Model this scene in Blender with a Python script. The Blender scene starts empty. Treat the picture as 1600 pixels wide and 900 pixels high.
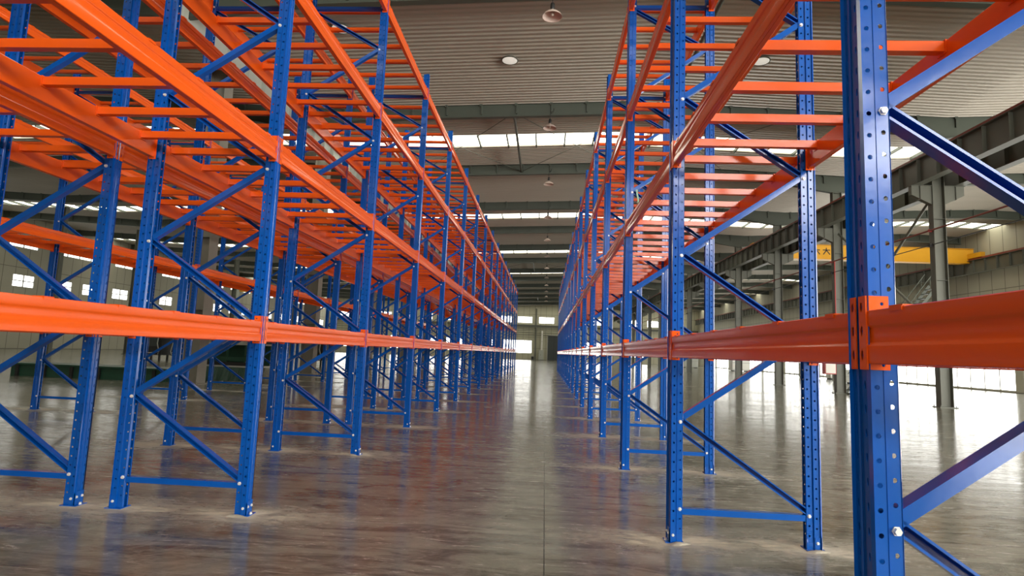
import bpy, bmesh, math, random
from mathutils import Vector, Matrix

random.seed(7)
PI = math.pi
S = bpy.context.scene
COL = S.collection

# ------------------------------------------------------------------ camera
CAM_H = 1.431
YAW, PITCH, ROLL = 0.0611, 0.1106, 0.0395
F_PX = 901.6
_cy, _sy = math.cos(YAW), math.sin(YAW)
_fwd = Vector((-_sy * math.cos(PITCH), _cy * math.cos(PITCH), math.sin(PITCH)))
_rt = Vector((_cy, _sy, 0.0))
_up = _rt.cross(_fwd)
_r = _rt * math.cos(ROLL) + _up * math.sin(ROLL)
_u = -_rt * math.sin(ROLL) + _up * math.cos(ROLL)
cam_data = bpy.data.cameras.new('camera')
cam_data.sensor_width = 36.0
cam_data.lens = F_PX / 1600.0 * 36.0
cam_data.clip_start = 0.05
cam_data.clip_end = 400.0
cam = bpy.data.objects.new('camera', cam_data)
COL.objects.link(cam)
M4 = Matrix((_r, _u, -_fwd)).transposed().to_4x4()
M4.translation = Vector((0, 0, CAM_H))
cam.matrix_world = M4
S.camera = cam

# ------------------------------------------------------------------ exposure, sky, daylight
S.view_settings.view_transform = 'Standard'
S.view_settings.look = 'None'
S.view_settings.gamma = 1.0
S.view_settings.use_curve_mapping = False
S.view_settings.exposure = 0.0
SKYLIGHT_E = 4.2          # translucent roof sheets
WINDOW_E = 6.0            # wall windows
world = bpy.data.worlds.new('sky')
S.world = world
world.use_nodes = True
world.node_tree.nodes['Background'].inputs[0].default_value = (0.80, 0.90, 1.0, 1)
world.node_tree.nodes['Background'].inputs[1].default_value = 1.0
S.cycles.max_bounces = 8
S.cycles.diffuse_bounces = 4
S.cycles.glossy_bounces = 4
S.cycles.caustics_reflective = False
S.cycles.caustics_refractive = False
S.cycles.sample_clamp_indirect = 6.0


def area_light(name, loc, rot, sx, sy, power, color=(1, 1, 1)):
    d = bpy.data.lights.new(name, 'AREA')
    d.shape = 'RECTANGLE'; d.size = sx; d.size_y = sy
    d.energy = power; d.color = color
    o = bpy.data.objects.new(name, d)
    COL.objects.link(o)
    o.location = loc; o.rotation_euler = rot
    return o


# daylight through an inferred door behind the photographer, plus two added fill lamps
area_light('door_daylight', (19.0, -13.6, 3.4), (PI / 2, 0, 0), 14.0, 6.4, 4000, (1.0, 0.97, 0.92))
area_light('high_front_fill', (10.0, -13.65, 8.6), (PI / 2, 0, 0), 25.0, 3.0, 3200, (1.0, 0.98, 0.94))  # added lamp, brightens rack faces turned toward the unseen front wall
area_light('side_wall_fill', (31.4, 6.0, 3.2), (PI / 2, 0, PI / 2), 34.0, 5.6, 4700, (1.0, 0.97, 0.90))  # added lamp before the side wall, strengthens light from the window side


# ------------------------------------------------------------------ materials
def new_mat(name):
    m = bpy.data.materials.new(name)
    m.use_nodes = True
    nt = m.node_tree
    return m, nt, nt.nodes['Principled BSDF']


def ND(nt, t, **kw):
    n = nt.nodes.new(t)
    for k, v in kw.items():
        if k in n.inputs:
            n.inputs[k].default_value = v
        else:
            setattr(n, k, v)
    return n


def mathn(nt, op, a, b=None, c=None, clamp=False):
    n = nt.nodes.new('ShaderNodeMath'); n.operation = op; n.use_clamp = clamp
    for i, v in enumerate((a, b, c)):
        if v is None:
            continue
        if isinstance(v, (int, float)):
            n.inputs[i].default_value = v
        else:
            nt.links.new(v, n.inputs[i])
    return n.outputs[0]


def paint(name, color, rough=0.3, var=0.06, coat=0.0, scale=3.0, bump=0.0, spec=0.5, metallic=0.0):
    m, nt, b = new_mat(name)
    tc = ND(nt, 'ShaderNodeTexCoord')
    nz = ND(nt, 'ShaderNodeTexNoise', Scale=scale, Detail=4.0)
    nt.links.new(tc.outputs['Object'], nz.inputs['Vector'])
    mix = ND(nt, 'ShaderNodeMix', data_type='RGBA')
    mix.inputs[6].default_value = (*[c * (1 - var) for c in color], 1)
    mix.inputs[7].default_value = (*[min(1, c * (1 + var)) for c in color], 1)
    nt.links.new(nz.outputs[0], mix.inputs[0])
    nt.links.new(mix.outputs[2], b.inputs['Base Color'])
    b.inputs['Roughness'].default_value = rough
    b.inputs['Metallic'].default_value = metallic
    b.inputs['Specular IOR Level'].default_value = spec
    if coat:
        b.inputs['Coat Weight'].default_value = coat
        b.inputs['Coat Roughness'].default_value = 0.12
    if bump:
        n2 = ND(nt, 'ShaderNodeTexNoise', Scale=14.0, Detail=2.0)
        nt.links.new(tc.outputs['Object'], n2.inputs['Vector'])
        bp = ND(nt, 'ShaderNodeBump', Strength=bump, Distance=0.01)
        nt.links.new(n2.outputs[0], bp.inputs['Height'])
        nt.links.new(bp.outputs[0], b.inputs['Normal'])
    return m


def emitter(name, color, strength):
    m, nt, b = new_mat(name)
    tc = ND(nt, 'ShaderNodeTexCoord')
    nz = ND(nt, 'ShaderNodeTexNoise', Scale=0.8, Detail=2.0)
    nt.links.new(tc.outputs['Object'], nz.inputs['Vector'])
    st = mathn(nt, 'MULTIPLY_ADD', nz.outputs[0], strength * 0.3, strength * 0.85)
    b.inputs['Base Color'].default_value = (0.7, 0.7, 0.65, 1)
    b.inputs['Emission Color'].default_value = (*color, 1)
    nt.links.new(st, b.inputs['Emission Strength'])
    return m


MAT = {}
MAT['blue'] = paint('blue_powder_coat', (0.001, 0.088, 0.42), 0.17, 0.08, 0.15, 2.0, 0.07, spec=0.42)
MAT['orange'] = paint('orange_powder_coat', (0.86, 0.112, 0.008), 0.18, 0.05, 0.08, 2.0, 0.07, spec=0.34)
MAT['bolt'] = paint('zinc_bolt', (0.80, 0.80, 0.76), 0.35, 0.05, 0, 20, metallic=0.2)
MAT['steel'] = paint('grey_green_steel_paint', (0.105, 0.108, 0.085), 0.45, 0.12, 0, 1.2)
MAT['roofbeam'] = paint('roof_beam_paint', (0.075, 0.088, 0.068), 0.5, 0.1, 0, 1.0)
MAT['railred'] = paint('red_primer_rail', (0.22, 0.045, 0.03), 0.5, 0.15)
MAT['yellow'] = paint('crane_yellow', (0.60, 0.29, 0.012), 0.4, 0.05)
MAT['black'] = paint('black_paint', (0.012, 0.012, 0.012), 0.5, 0.2)
MAT['white'] = paint('white_enamel', (0.72, 0.70, 0.64), 0.35, 0.04)
MAT['lampshade'] = paint('lamp_shade_enamel', (0.62, 0.50, 0.44), 0.3, 0.05)
MAT['pillar'] = paint('beige_grey_pillar_paint', (0.25, 0.235, 0.195), 0.55, 0.1)
MAT['darkdoor'] = paint('dark_grey_door', (0.035, 0.042, 0.04), 0.5, 0.1)
MAT['green'] = paint('dark_green_enamel', (0.012, 0.055, 0.032), 0.4, 0.2)
MAT['greylight'] = paint('light_grey_enamel', (0.42, 0.43, 0.38), 0.45, 0.08)
MAT['red'] = paint('red_enamel', (0.42, 0.03, 0.03), 0.4, 0.1)
MAT['strap'] = paint('pale_green_strap', (0.30, 0.50, 0.36), 0.7, 0.05)
MAT['dusty'] = paint('drilled_concrete_dust', (0.44, 0.40, 0.32), 0.95, 0.15, 0, 30)
MAT['frame'] = paint('window_frame_grey', (0.35, 0.35, 0.32), 0.5, 0.05)
MAT['skylight'] = emitter('translucent_roof_sheet', (1.0, 0.97, 0.80), SKYLIGHT_E)
MAT['window_far'] = emitter('bright_window_glass_far', (1.0, 0.99, 0.94), 2.6)
MAT['window'] = emitter('bright_window_glass', (1.0, 0.99, 0.94), WINDOW_E)
MAT['lens'] = emitter('lamp_lens', (1.0, 0.97, 0.85), 0.45)


def ceiling_material():
    m, nt, b = new_mat('ribbed_ceiling_sheet')
    tc = ND(nt, 'ShaderNodeTexCoord')
    mp = ND(nt, 'ShaderNodeMapping')
    mp.inputs['Scale'].default_value = (0.15, 0.9, 1)
    nt.links.new(tc.outputs['Object'], mp.inputs[0])
    nz = ND(nt, 'ShaderNodeTexNoise', Scale=1.0, Detail=3.0)
    nt.links.new(mp.outputs[0], nz.inputs['Vector'])
    mix = ND(nt, 'ShaderNodeMix', data_type='RGBA')
    mix.inputs[6].default_value = (0.38, 0.345, 0.29, 1)
    mix.inputs[7].default_value = (0.48, 0.435, 0.365, 1)
    nt.links.new(nz.outputs[0], mix.inputs[0])
    nt.links.new(mix.outputs[2], b.inputs['Base Color'])
    b.inputs['Roughness'].default_value = 0.33
    return m


def panel_material(name, c1, c2, px, pz, axis=0):
    """Flat wall panels with narrow joints every px across and pz up."""
    m, nt, b = new_mat(name)
    tc = ND(nt, 'ShaderNodeTexCoord')
    sp = ND(nt, 'ShaderNodeSeparateXYZ')
    nt.links.new(tc.outputs['Object'], sp.inputs[0])

    def joint(out, pitch, w):
        f = mathn(nt, 'FRACT', mathn(nt, 'DIVIDE', out, pitch))
        return mathn(nt, 'LESS_THAN', f, w / pitch)
    j = mathn(nt, 'MAXIMUM', joint(sp.outputs[axis], px, 0.05), joint(sp.outputs[2], pz, 0.05))
    nz = ND(nt, 'ShaderNodeTexNoise', Scale=0.6, Detail=3.0)
    nt.links.new(tc.outputs['Object'], nz.inputs['Vector'])
    mix = ND(nt, 'ShaderNodeMix', data_type='RGBA')
    mix.inputs[6].default_value = (*c1, 1); mix.inputs[7].default_value = (*[c * 0.84 for c in c1], 1)
    nt.links.new(nz.outputs[0], mix.inputs[0])
    m2 = ND(nt, 'ShaderNodeMix', data_type='RGBA')
    nt.links.new(j, m2.inputs[0])
    nt.links.new(mix.outputs[2], m2.inputs[6])
    m2.inputs[7].default_value = (*c2, 1)
    nt.links.new(m2.outputs[2], b.inputs['Base Color'])
    b.inputs['Roughness'].default_value = 0.6
    return m


MAT['ceiling'] = ceiling_material()
MAT['wall'] = panel_material('cream_wall_panel', (0.50, 0.48, 0.35), (0.16, 0.15, 0.12), 1.2, 2.4, 0)
MAT['wall_y'] = panel_material('cream_wall_panel_side', (0.46, 0.44, 0.34), (0.16, 0.15, 0.12), 1.2, 2.4, 1)

# ------------------------------------------------------------------ layout numbers
XR, DR = 1.0707, 1.05            # rack on the column-hall side of the aisle
XA, DA = -2.476, 1.075           # rack on the other side (aisle post line)
PITCH_R, PITCH_A = 2.8654, 2.874
Y0R, Y0A = 4.8153, 4.8603
LEVELS = (1.42, 3.022, 4.620, 6.214)   # bottoms of the end brackets
POST_H = 6.73
BEAM_YS = [22.9 + 7.75 * k - (0.25 if k < 0 else 0) for k in range(-4, 13)]
END_Y, FRONT_Y = 123.8, -14.0
LEFT_X, RIGHT_X = -47.0, 32.0
PW = 0.10                         # post depth across the aisle
HW = 0.045                        # post half width along the aisle


def floor_material():
    m, nt, b = new_mat('polished_concrete_floor')
    L = nt.links
    tc = ND(nt, 'ShaderNodeTexCoord')
    sp = ND(nt, 'ShaderNodeSeparateXYZ'); L.new(tc.outputs['Object'], sp.inputs[0])
    X, Y = sp.outputs[0], sp.outputs[1]

    def noise(scale, sx, sy, detail=4.0, rough=0.55, dist=0.0):
        mp = ND(nt, 'ShaderNodeMapping'); mp.inputs['Scale'].default_value = (sx, sy, 1)
        L.new(tc.outputs['Object'], mp.inputs[0])
        n = ND(nt, 'ShaderNodeTexNoise', Scale=scale, Detail=detail, Roughness=rough, Distortion=dist)
        L.new(mp.outputs[0], n.inputs['Vector'])
        return n.outputs[0]

    def ramp(v, stops):
        r = nt.nodes.new('ShaderNodeValToRGB')
        while len(r.color_ramp.elements) < len(stops):
            r.color_ramp.elements.new(0.5)
        for e, (p, c) in zip(r.color_ramp.elements, stops):
            e.position = p
            e.color = (*c, 1) if isinstance(c, tuple) else (c, c, c, 1)
        L.new(v, r.inputs[0])
        return r.outputs[0]

    def mixc(f, a, c):
        n = ND(nt, 'ShaderNodeMix', data_type='RGBA')
        for i, v in ((0, f), (6, a), (7, c)):
            if isinstance(v, tuple):
                n.inputs[i].default_value = (*v, 1)
            elif isinstance(v, (int, float)):
                n.inputs[i].default_value = v
            else:
                L.new(v, n.inputs[i])
        return n.outputs[2]
    big = noise(0.45, 0.7, 1.0, 5, 0.6, 0.6)
    streak = noise(1.6, 0.5, 2.6, 6, 0.65, 1.2)
    fine = noise(9.0, 0.6, 1.5, 6, 0.7, 0.4)
    base = ramp(big, [(0.30, (0.135, 0.134, 0.104)), (0.50, (0.200, 0.198, 0.158)), (0.72, (0.285, 0.280, 0.226))])
    base = mixc(ramp(streak, [(0.40, 0.85), (0.54, 0.0)]), base, (0.074, 0.070, 0.054))
    base = mixc(ramp(fine, [(0.50, 0.0), (0.72, 0.6)]), base, (0.33, 0.31, 0.26))
    grit = noise(22.0, 0.8, 1.4, 5, 0.75, 0.8)
    base = mixc(ramp(grit, [(0.32, 0.35), (0.46, 0.0)]), base, (0.095, 0.090, 0.070))
    swirl = noise(1.1, 1.0, 1.0, 8, 0.75, 3.5)
    base = mixc(ramp(swirl, [(0.50, 0.0), (0.66, 0.45)]), base, (0.31, 0.29, 0.24))
    scuff = noise(3.2, 0.35, 2.2, 8, 0.72, 2.4)
    scm = ramp(scuff, [(0.57, 0.0), (0.68, 0.6)])
    base = mixc(scm, base, (0.36, 0.33, 0.27))
    # drilled concrete dust around every post foot
    wob = noise(4.0, 0.7, 1.3, 6, 0.7, 1.0)
    wob2 = noise(12.0, 0.5, 1.8, 6, 0.75, 0.8)

    def feet(x0, y0, pitch):
        dy = mathn(nt, 'SUBTRACT', mathn(nt, 'FRACT', mathn(nt, 'DIVIDE', mathn(nt, 'SUBTRACT', Y, y0 - pitch / 2), pitch)), 0.5)
        dy = mathn(nt, 'MULTIPLY', dy, pitch)
        dx = mathn(nt, 'MULTIPLY', mathn(nt, 'SUBTRACT', X, x0), 0.42)
        return mathn(nt, 'SQRT', mathn(nt, 'ADD', mathn(nt, 'MULTIPLY', dx, dx), mathn(nt, 'MULTIPLY', dy, dy)))
    d = None
    for x0, y0, pt in ((XR, Y0R, PITCH_R), (XR + DR, Y0R, PITCH_R), (XA, Y0A, PITCH_A), (XA - DA, Y0A, PITCH_A),
                       (-3.97, Y0A, PITCH_A), (-5.045, Y0A, PITCH_A), (-8.55, Y0A, PITCH_A), (-9.625, Y0A, PITCH_A)):
        e = feet(x0, y0, pt)
        d = e if d is None else mathn(nt, 'MINIMUM', d, e)
    d = mathn(nt, 'ADD', d, mathn(nt, 'MULTIPLY', mathn(nt, 'SUBTRACT', wob, 0.42), 0.55))
    d = mathn(nt, 'ADD', d, mathn(nt, 'MULTIPLY', mathn(nt, 'SUBTRACT', wob2, 0.5), 0.55))
    dust = ramp(d, [(0.09, 1.0), (0.15, 0.7), (0.24, 0.28), (0.50, 0.0)])
    gate = mathn(nt, 'MULTIPLY', dust, mathn(nt, 'LESS_THAN', Y, 49.0))
    base = mixc(gate, base, (0.60, 0.56, 0.45))
    # saw-cut joints
    jy = mathn(nt, 'LESS_THAN', mathn(nt, 'ABSOLUTE', mathn(nt, 'SUBTRACT', mathn(nt, 'FRACT', mathn(nt, 'DIVIDE', mathn(nt, 'SUBTRACT', X, 0.04 - 3.0), 6.0)), 0.5)), 0.0045 / 6.0)
    base = mixc(jy, base, (0.02, 0.018, 0.014))
    jx = mathn(nt, 'LESS_THAN', mathn(nt, 'ABSOLUTE', mathn(nt, 'SUBTRACT', mathn(nt, 'FRACT', mathn(nt, 'DIVIDE', mathn(nt, 'SUBTRACT', Y, 7.0 - 3.0), 6.0)), 0.5)), 0.007 / 6.0)
    base = mixc(mathn(nt, 'MULTIPLY', jx, 0.5), base, (0.45, 0.42, 0.35))
    L.new(base, b.inputs['Base Color'])
    rg = mathn(nt, 'MULTIPLY_ADD', big, 0.16, 0.06)
    rg = mathn(nt, 'ADD', rg, mathn(nt, 'MULTIPLY', scm, 0.30))
    rg = mathn(nt, 'ADD', rg, mathn(nt, 'MULTIPLY', ramp(fine, [(0.46, 0.0), (0.66, 1.0)]), 0.12))
    rg = mathn(nt, 'ADD', rg, mathn(nt, 'MULTIPLY', gate, 0.55))
    L.new(rg, b.inputs['Roughness'])
    b.inputs['Specular IOR Level'].default_value = 0.40
    h = mathn(nt, 'ADD', noise(0.9, 0.35, 2.4, 2, 0.4), mathn(nt, 'MULTIPLY', fine, 0.012))
    bp = ND(nt, 'ShaderNodeBump', Strength=0.30, Distance=0.012)
    L.new(h, bp.inputs['Height'])
    L.new(bp.outputs[0], b.inputs['Normal'])
    return m


MAT['floor'] = floor_material()


# ------------------------------------------------------------------ mesh helpers
class MB:
    """Collects shapes; mesh() turns them into one mesh datablock."""

    def __init__(s):
        s.v = []; s.f = []; s.m = []; s.mats = []

    def mi(s, m):
        if m not in s.mats:
            s.mats.append(m)
        return s.mats.index(m)

    def add(s, vs, fs, m):
        k = len(s.v); s.v += [tuple(p) for p in vs]
        i = s.mi(m)
        for f in fs:
            s.f.append(tuple(k + a for a in f)); s.m.append(i)
        return s

    def box(s, x0, x1, y0, y1, z0, z1, m):
        vs = [(x, y, z) for z in (z0, z1) for y in (y0, y1) for x in (x0, x1)]
        return s.add(vs, [(0, 2, 3, 1), (4, 5, 7, 6), (0, 1, 5, 4), (2, 6, 7, 3), (0, 4, 6, 2), (1, 3, 7, 5)], m)

    def quad(s, a, b, c, d, m):
        return s.add([a, b, c, d], [(0, 1, 2, 3)], m)

    def prism(s, prof, a, b, ux, uz, m, closed=True):
        """Sweep profile [(p,q)] from a to b; p along ux, q along uz."""
        a, b, ux, uz = Vector(a), Vector(b), Vector(ux), Vector(uz)
        n = len(prof)
        vs = [a + ux * p + uz * q for p, q in prof] + [b + ux * p + uz * q for p, q in prof]
        fs = [(i, (i + 1) % n, n + (i + 1) % n, n + i) for i in range(n if closed else n - 1)]
        if closed:
            fs += [tuple(range(n - 1, -1, -1)), tuple(range(n, 2 * n))]
        return s.add(vs, fs, m)

    def tube(s, pts, r, m, n=8):
        pts = [Vector(p) for p in pts]
        rings = []
        for i, p in enumerate(pts):
            d = (pts[min(i + 1, len(pts) - 1)] - pts[max(i - 1, 0)]).normalized()
            up = Vector((0, 0, 1)) if abs(d.z) < 0.95 else Vector((1, 0, 0))
            e1 = d.cross(up).normalized(); e2 = d.cross(e1)
            rings.append([p + (e1 * math.cos(2 * PI * j / n) + e2 * math.sin(2 * PI * j / n)) * r for j in range(n)])
        vs = [v for rg in rings for v in rg]
        fs = []
        for i in range(len(pts) - 1):
            for j in range(n):
                fs.append((i * n + j, i * n + (j + 1) % n, (i + 1) * n + (j + 1) % n, (i + 1) * n + j))
        fs += [tuple(range(n - 1, -1, -1)), tuple((len(pts) - 1) * n + j for j in range(n))]
        return s.add(vs, fs, m)

    def lathe(s, prof, c, m, n=24):
        """prof [(radius, z)] turned round the vertical through c."""
        vs = []
        for r, z in prof:
            for j in range(n):
                vs.append((c[0] + r * math.cos(2 * PI * j / n), c[1] + r * math.sin(2 * PI * j / n), c[2] + z))
        fs = []
        for i in range(len(prof) - 1):
            for j in range(n):
                fs.append((i * n + j, i * n + (j + 1) % n, (i + 1) * n + (j + 1) % n, (i + 1) * n + j))
        return s.add(vs, fs, m)

    def hexbolt(s, c, axis, r, h, m):
        c, axis = Vector(c), Vector(axis)
        up = Vector((0, 0, 1)) if abs(axis.z) < 0.9 else Vector((1, 0, 0))
        e1 = axis.cross(up).normalized(); e2 = axis.cross(e1)
        vs = []
        for t, rr in ((0, r * 1.35), (0.003, r * 1.35), (0.003, r), (h, r)):
            for j in range(6):
                vs.append(c + axis * t + (e1 * math.cos(PI * j / 3) + e2 * math.sin(PI * j / 3)) * rr)
        fs = [(i * 6 + j, i * 6 + (j + 1) % 6, (i + 1) * 6 + (j + 1) % 6, (i + 1) * 6 + j) for i in range(3) for j in range(6)]
        fs.append(tuple(18 + j for j in range(6)))
        return s.add(vs, fs, m)

    def holed(s, o, eu, ez, w, cells, m):
        """A flat strip of width w rising along ez in cells (height, hole) where hole is None or (du, dz, rw, rh)."""
        o, eu, ez = Vector(o), Vector(eu), Vector(ez)
        z = 0.0
        for h, hole in cells:
            if hole is None:
                s.add([o + ez * z, o + eu * w + ez * z, o + eu * w + ez * (z + h), o + ez * (z + h)], [(0, 1, 2, 3)], m)
            else:
                du, dz, rw, rh = hole
                outer = [(w, h / 2), (w, h), (w / 2, h), (0, h), (0, h / 2), (0, 0), (w / 2, 0), (w, 0)]
                inner = [(du + rw * math.cos(PI / 4 * j), dz + rh * math.sin(PI / 4 * j)) for j in range(8)]
                vs = [o + eu * p + ez * (z + q) for p, q in outer] + [o + eu * p + ez * (z + q) for p, q in inner]
                s.add(vs, [(j, (j + 1) % 8, 8 + (j + 1) % 8, 8 + j) for j in range(8)], m)
            z += h
        return s

    def mesh(s, name, weld=False, solid=0.0, smooth=False):
        me = bpy.data.meshes.new(name)
        me.from_pydata(s.v, [], s.f)
        for m in s.mats:
            me.materials.append(MAT[m])
        me.polygons.foreach_set('material_index', s.m)
        if weld or solid:
            bm = bmesh.new(); bm.from_mesh(me)
            bmesh.ops.remove_doubles(bm, verts=bm.verts, dist=0.0002)
            bmesh.ops.recalc_face_normals(bm, faces=bm.faces)
            if solid:
                bmesh.ops.solidify(bm, geom=bm.verts[:] + bm.edges[:] + bm.faces[:], thickness=solid)
            bm.to_mesh(me); bm.free()
        if smooth:
            me.polygons.foreach_set('use_smooth', [True] * len(me.polygons))
        me.update()
        return me


def sharp(me, deg=33):
    me.polygons.foreach_set('use_smooth', [True] * len(me.polygons))
    me.set_sharp_from_angle(angle=math.radians(deg))
    return me


def link(name, data, parent=None, loc=None):
    o = bpy.data.objects.new(name, data)
    COL.objects.link(o)
    if parent is not None:
        o.parent = parent
    if loc is not None:
        o.location = loc
    return o


def tag(o, label=None, cat=None, group=None, kind=None):
    for k, v in (('label', label), ('category', cat), ('group', group), ('kind', kind)):
        if v:
            o[k] = v
    return o


def struct(name, mb, **kw):
    return tag(link(name, mb.mesh(name, **kw)), kind='structure')


# ------------------------------------------------------------------ building shell
def zc(x):
    """Underside of the roof lining: shallow gables, ridges at 3, -22 and 28."""
    t = (x - 3.0 + 12.5) % 25.0 - 12.5
    return 11.86 - 0.040 * abs(t)


def breaks(x0, x1):
    xs = {x0, x1}
    for k in range(-8, 9):
        for c in (3.0 + 12.5 * k,):
            if x0 < c < x1:
                xs.add(c)
    return sorted(xs)


fl = MB(); fl.quad((LEFT_X - .3, FRONT_Y - .3, 0), (RIGHT_X + .3, FRONT_Y - .3, 0), (RIGHT_X + .3, END_Y + .3, 0), (LEFT_X - .3, END_Y + .3, 0), 'floor')
struct('floor', fl)

# skylight strips run down the slope in every second bay
SKY = [(26.15 + 15.5 * k, 27.85 + 15.5 * k) for k in range(-2, 7)]
SKY = [(a, b) for a, b in SKY if a > FRONT_Y + 1 and b < END_Y]
ce = MB()
XS = breaks(LEFT_X, RIGHT_X)
RP = 0.236


def ceiling_run(y0, y1):
    n = max(1, round((y1 - y0) / RP)); p = (y1 - y0) / n
    prof = []
    for i in range(n):
        y = y0 + i * p
        prof += [(y, 0), (y + p - 0.050, 0), (y + p - 0.032, 0.055), (y + p - 0.020, 0.055)]
    prof.append((y1, 0))
    for xa, xb in zip(XS, XS[1:]):
        for (ya, za), (yb, zb) in zip(prof, prof[1:]):
            ce.quad((xa, ya, zc(xa) - za), (xa, yb, zc(xa) - zb), (xb, yb, zc(xb) - zb), (xb, ya, zc(xb) - za), 'ceiling')


edges = [FRONT_Y] + [v for ab in SKY for v in ab] + [END_Y]
for ya, yb in zip(edges[::2], edges[1::2]):
    ceiling_run(ya, yb)
struct('ceiling', ce)
wn = 0
for ya, yb in SKY:
    wn += 1
    sk = MB()
    for xa, xb in zip(XS, XS[1:]):
        sk.quad((xa, ya, zc(xa) + .05), (xa, yb, zc(xa) + .05), (xb, yb, zc(xb) + .05), (xb, ya, zc(xb) + .05), 'skylight')
    w = struct('window_%d' % wn, sk)
    tag(w, 'translucent roof light strip across the ceiling')
    fr = MB()
    x = LEFT_X + 0.7
    while x < RIGHT_X:
        z = zc(x)
        fr.box(x - .03, x + .03, ya, yb, z - .10, z + .045, 'roofbeam')
        x += 1.38
    for y in (ya, yb):
        for xa, xb in zip(XS, XS[1:]):
            fr.prism([(-.01, 0), (.01, 0), (.01, .07), (-.01, .07)], (xa, y, zc(xa) - .01), (xb, y, zc(xb) - .01), (0, 1, 0), (0, 0, 1), 'ceiling')
    link('window_frame', fr.mesh('window_frame'), w)


def wall(name, axis, pos, a0, a1, topf, openings, thick, mat, label=None):
    """axis 0: wall runs along X at y=pos; axis 1: along Y at x=pos."""
    mb = MB()
    A = {a0, a1}
    for o in openings:
        A |= {o[0], o[1]}
    if axis == 0:
        A |= set(breaks(a0, a1))
    A = sorted(A)
    for p, q in zip(A, A[1:]):
        zs = {0.0}
        for o in openings:
            if o[0] <= p + 1e-6 and o[1] >= q - 1e-6:
                zs |= {o[2], o[3]}
        zs = sorted(zs)
        spans = list(zip(zs, zs[1:])) + [(zs[-1], None)]
        for z0, z1 in spans:
            mid = z0 + 0.01
            if any(o[0] <= p + 1e-6 and o[1] >= q - 1e-6 and o[2] <= mid < o[3] for o in openings):
                continue
            zp, zq = (topf(p), topf(q)) if z1 is None else (z1, z1)
            if axis == 0:
                vs = [(p, pos, z0), (q, pos, z0), (q, pos + thick, z0), (p, pos + thick, z0), (p, pos, zp), (q, pos, zq), (q, pos + thick, zq), (p, pos + thick, zp)]
            else:
                vs = [(pos, p, z0), (pos, q, z0), (pos + thick, q, z0), (pos + thick, p, z0), (pos, p, zp), (pos, q, zq), (pos + thick, q, zq), (pos + thick, p, zp)]
            mb.add(vs, [(0, 3, 2, 1), (4, 5, 6, 7), (0, 1, 5, 4), (1, 2, 6, 5), (2, 3, 7, 6), (3, 0, 4, 7)], mat)
    w = struct(name, mb)
    return w


def window(axis, pos, a0, a1, z0, z1, nx, nz, mat='window'):
    global wn
    wn += 1
    p, f = MB(), MB()
    s = 1 if pos > 0 else -1

    def bx(mb, u0, u1, d0, d1, w0, w1, m):
        if axis == 0:
            mb.box(u0, u1, min(d0, d1), max(d0, d1), w0, w1, m)
        else:
            mb.box(min(d0, d1), max(d0, d1), u0, u1, w0, w1, m)
    bx(p, a0, a1, pos + s * .10, pos + s * .12, z0, z1, mat)
    w = struct('window_%d' % wn, p)
    for i in range(nx + 1):
        u = a0 + (a1 - a0) * i / nx
        bx(f, u - .035, u + .035, pos + s * .02, pos + s * .11, z0, z1, 'frame')
    for i in range(nz + 1):
        z = z0 + (z1 - z0) * i / nz
        bx(f, a0, a1, pos + s * .02, pos + s * .11, z - .035, z + .035, 'frame')
    link('window_frame', f.mesh('window_frame'), w)
    return w


# far end wall
endwins = []
for a, b in ((-45.5, -41.5), (-39.5, -35.5), (-33.5, -29.5), (-27.5, -23.5), (-21.5, -17.5), (-15.0, -11.2), (-9.2, -2.9), (8.0, 12.5), (17.5, 22.0), (24.0, 28.5)):
    endwins.append((a, b, 1.35, 4.05, 4, 2))
for a, b in ((-45.0, -42.6), (-40.6, -38.2), (-36.0, -33.6), (-31.5, -29.1), (-27.0, -24.6), (-22.6, -20.2), (-18.0, -15.6), (-13.6, -11.2), (-9.6, -7.2), (-6.05, -2.95), (-1.5, 1.75), (4.2, 7.2), (9.2, 12.2), (17.0, 19.6), (21.4, 24.0), (25.8, 28.4)):
    endwins.append((a, b, 7.80, 9.12, 2, 1))
wall('wall_back', 0, END_Y, LEFT_X, RIGHT_X, zc, [(a, b, c, d) for a, b, c, d, _, _ in endwins], .25, 'wall')
for a, b, c, d, i, j in endwins:
    window(0, END_Y, a, b, c, d, i, j)
# side wall with a long low window band and a high one
rw = []
y = FRONT_Y + 1.0
k = 0
while y < END_Y - 7:
    rw.append((y + .35, y + 7.40, 0.12, 3.3, 5, 2))
    rw.append((y + .35, y + 7.40, 5.05, 6.15, 5, 1))
    y += 7.75; k += 1
wall('wall_right', 1, RIGHT_X, FRONT_Y, END_Y, lambda q: zc(RIGHT_X), [(a, b, c, d) for a, b, c, d, _, _ in rw], .25, 'wall_y')
for a, b, c, d, i, j in rw:
    window(1, RIGHT_X, a, b, c, d, i, j)
lw = []
y = FRONT_Y + 3.0
while y < END_Y - 5:
    lw.append((y + .9, y + 3.3, 5.5, 6.6, 2, 2))
    lw.append((y + 4.6, y + 6.8, 5.5, 6.6, 2, 2))
    lw.append((y + .9, y + 6.8, 9.0, 9.8, 4, 1))
    y += 7.75
wall('wall_left', 1, LEFT_X, FRONT_Y, END_Y, lambda q: zc(LEFT_X), [(a, b, c, d) for a, b, c, d, _, _ in lw], -.25, 'wall_y')
for a, b, c, d, i, j in lw:
    window(1, LEFT_X, a, b, c, d, i, j, 'window_far')
wall('wall_front', 0, FRONT_Y, LEFT_X, RIGHT_X, zc, [(12, 26, .02, 6.8), (-2.5, 22.5, 7.1, 10.1)], -.25, 'wall')
dr = MB(); dr.quad((12, FRONT_Y - .2, .02), (26, FRONT_Y - .2, .02), (26, FRONT_Y - .2, 6.8), (12, FRONT_Y - .2, 6.8), 'window')  # glowing sheet standing in for daylight in the unseen door opening
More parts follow.
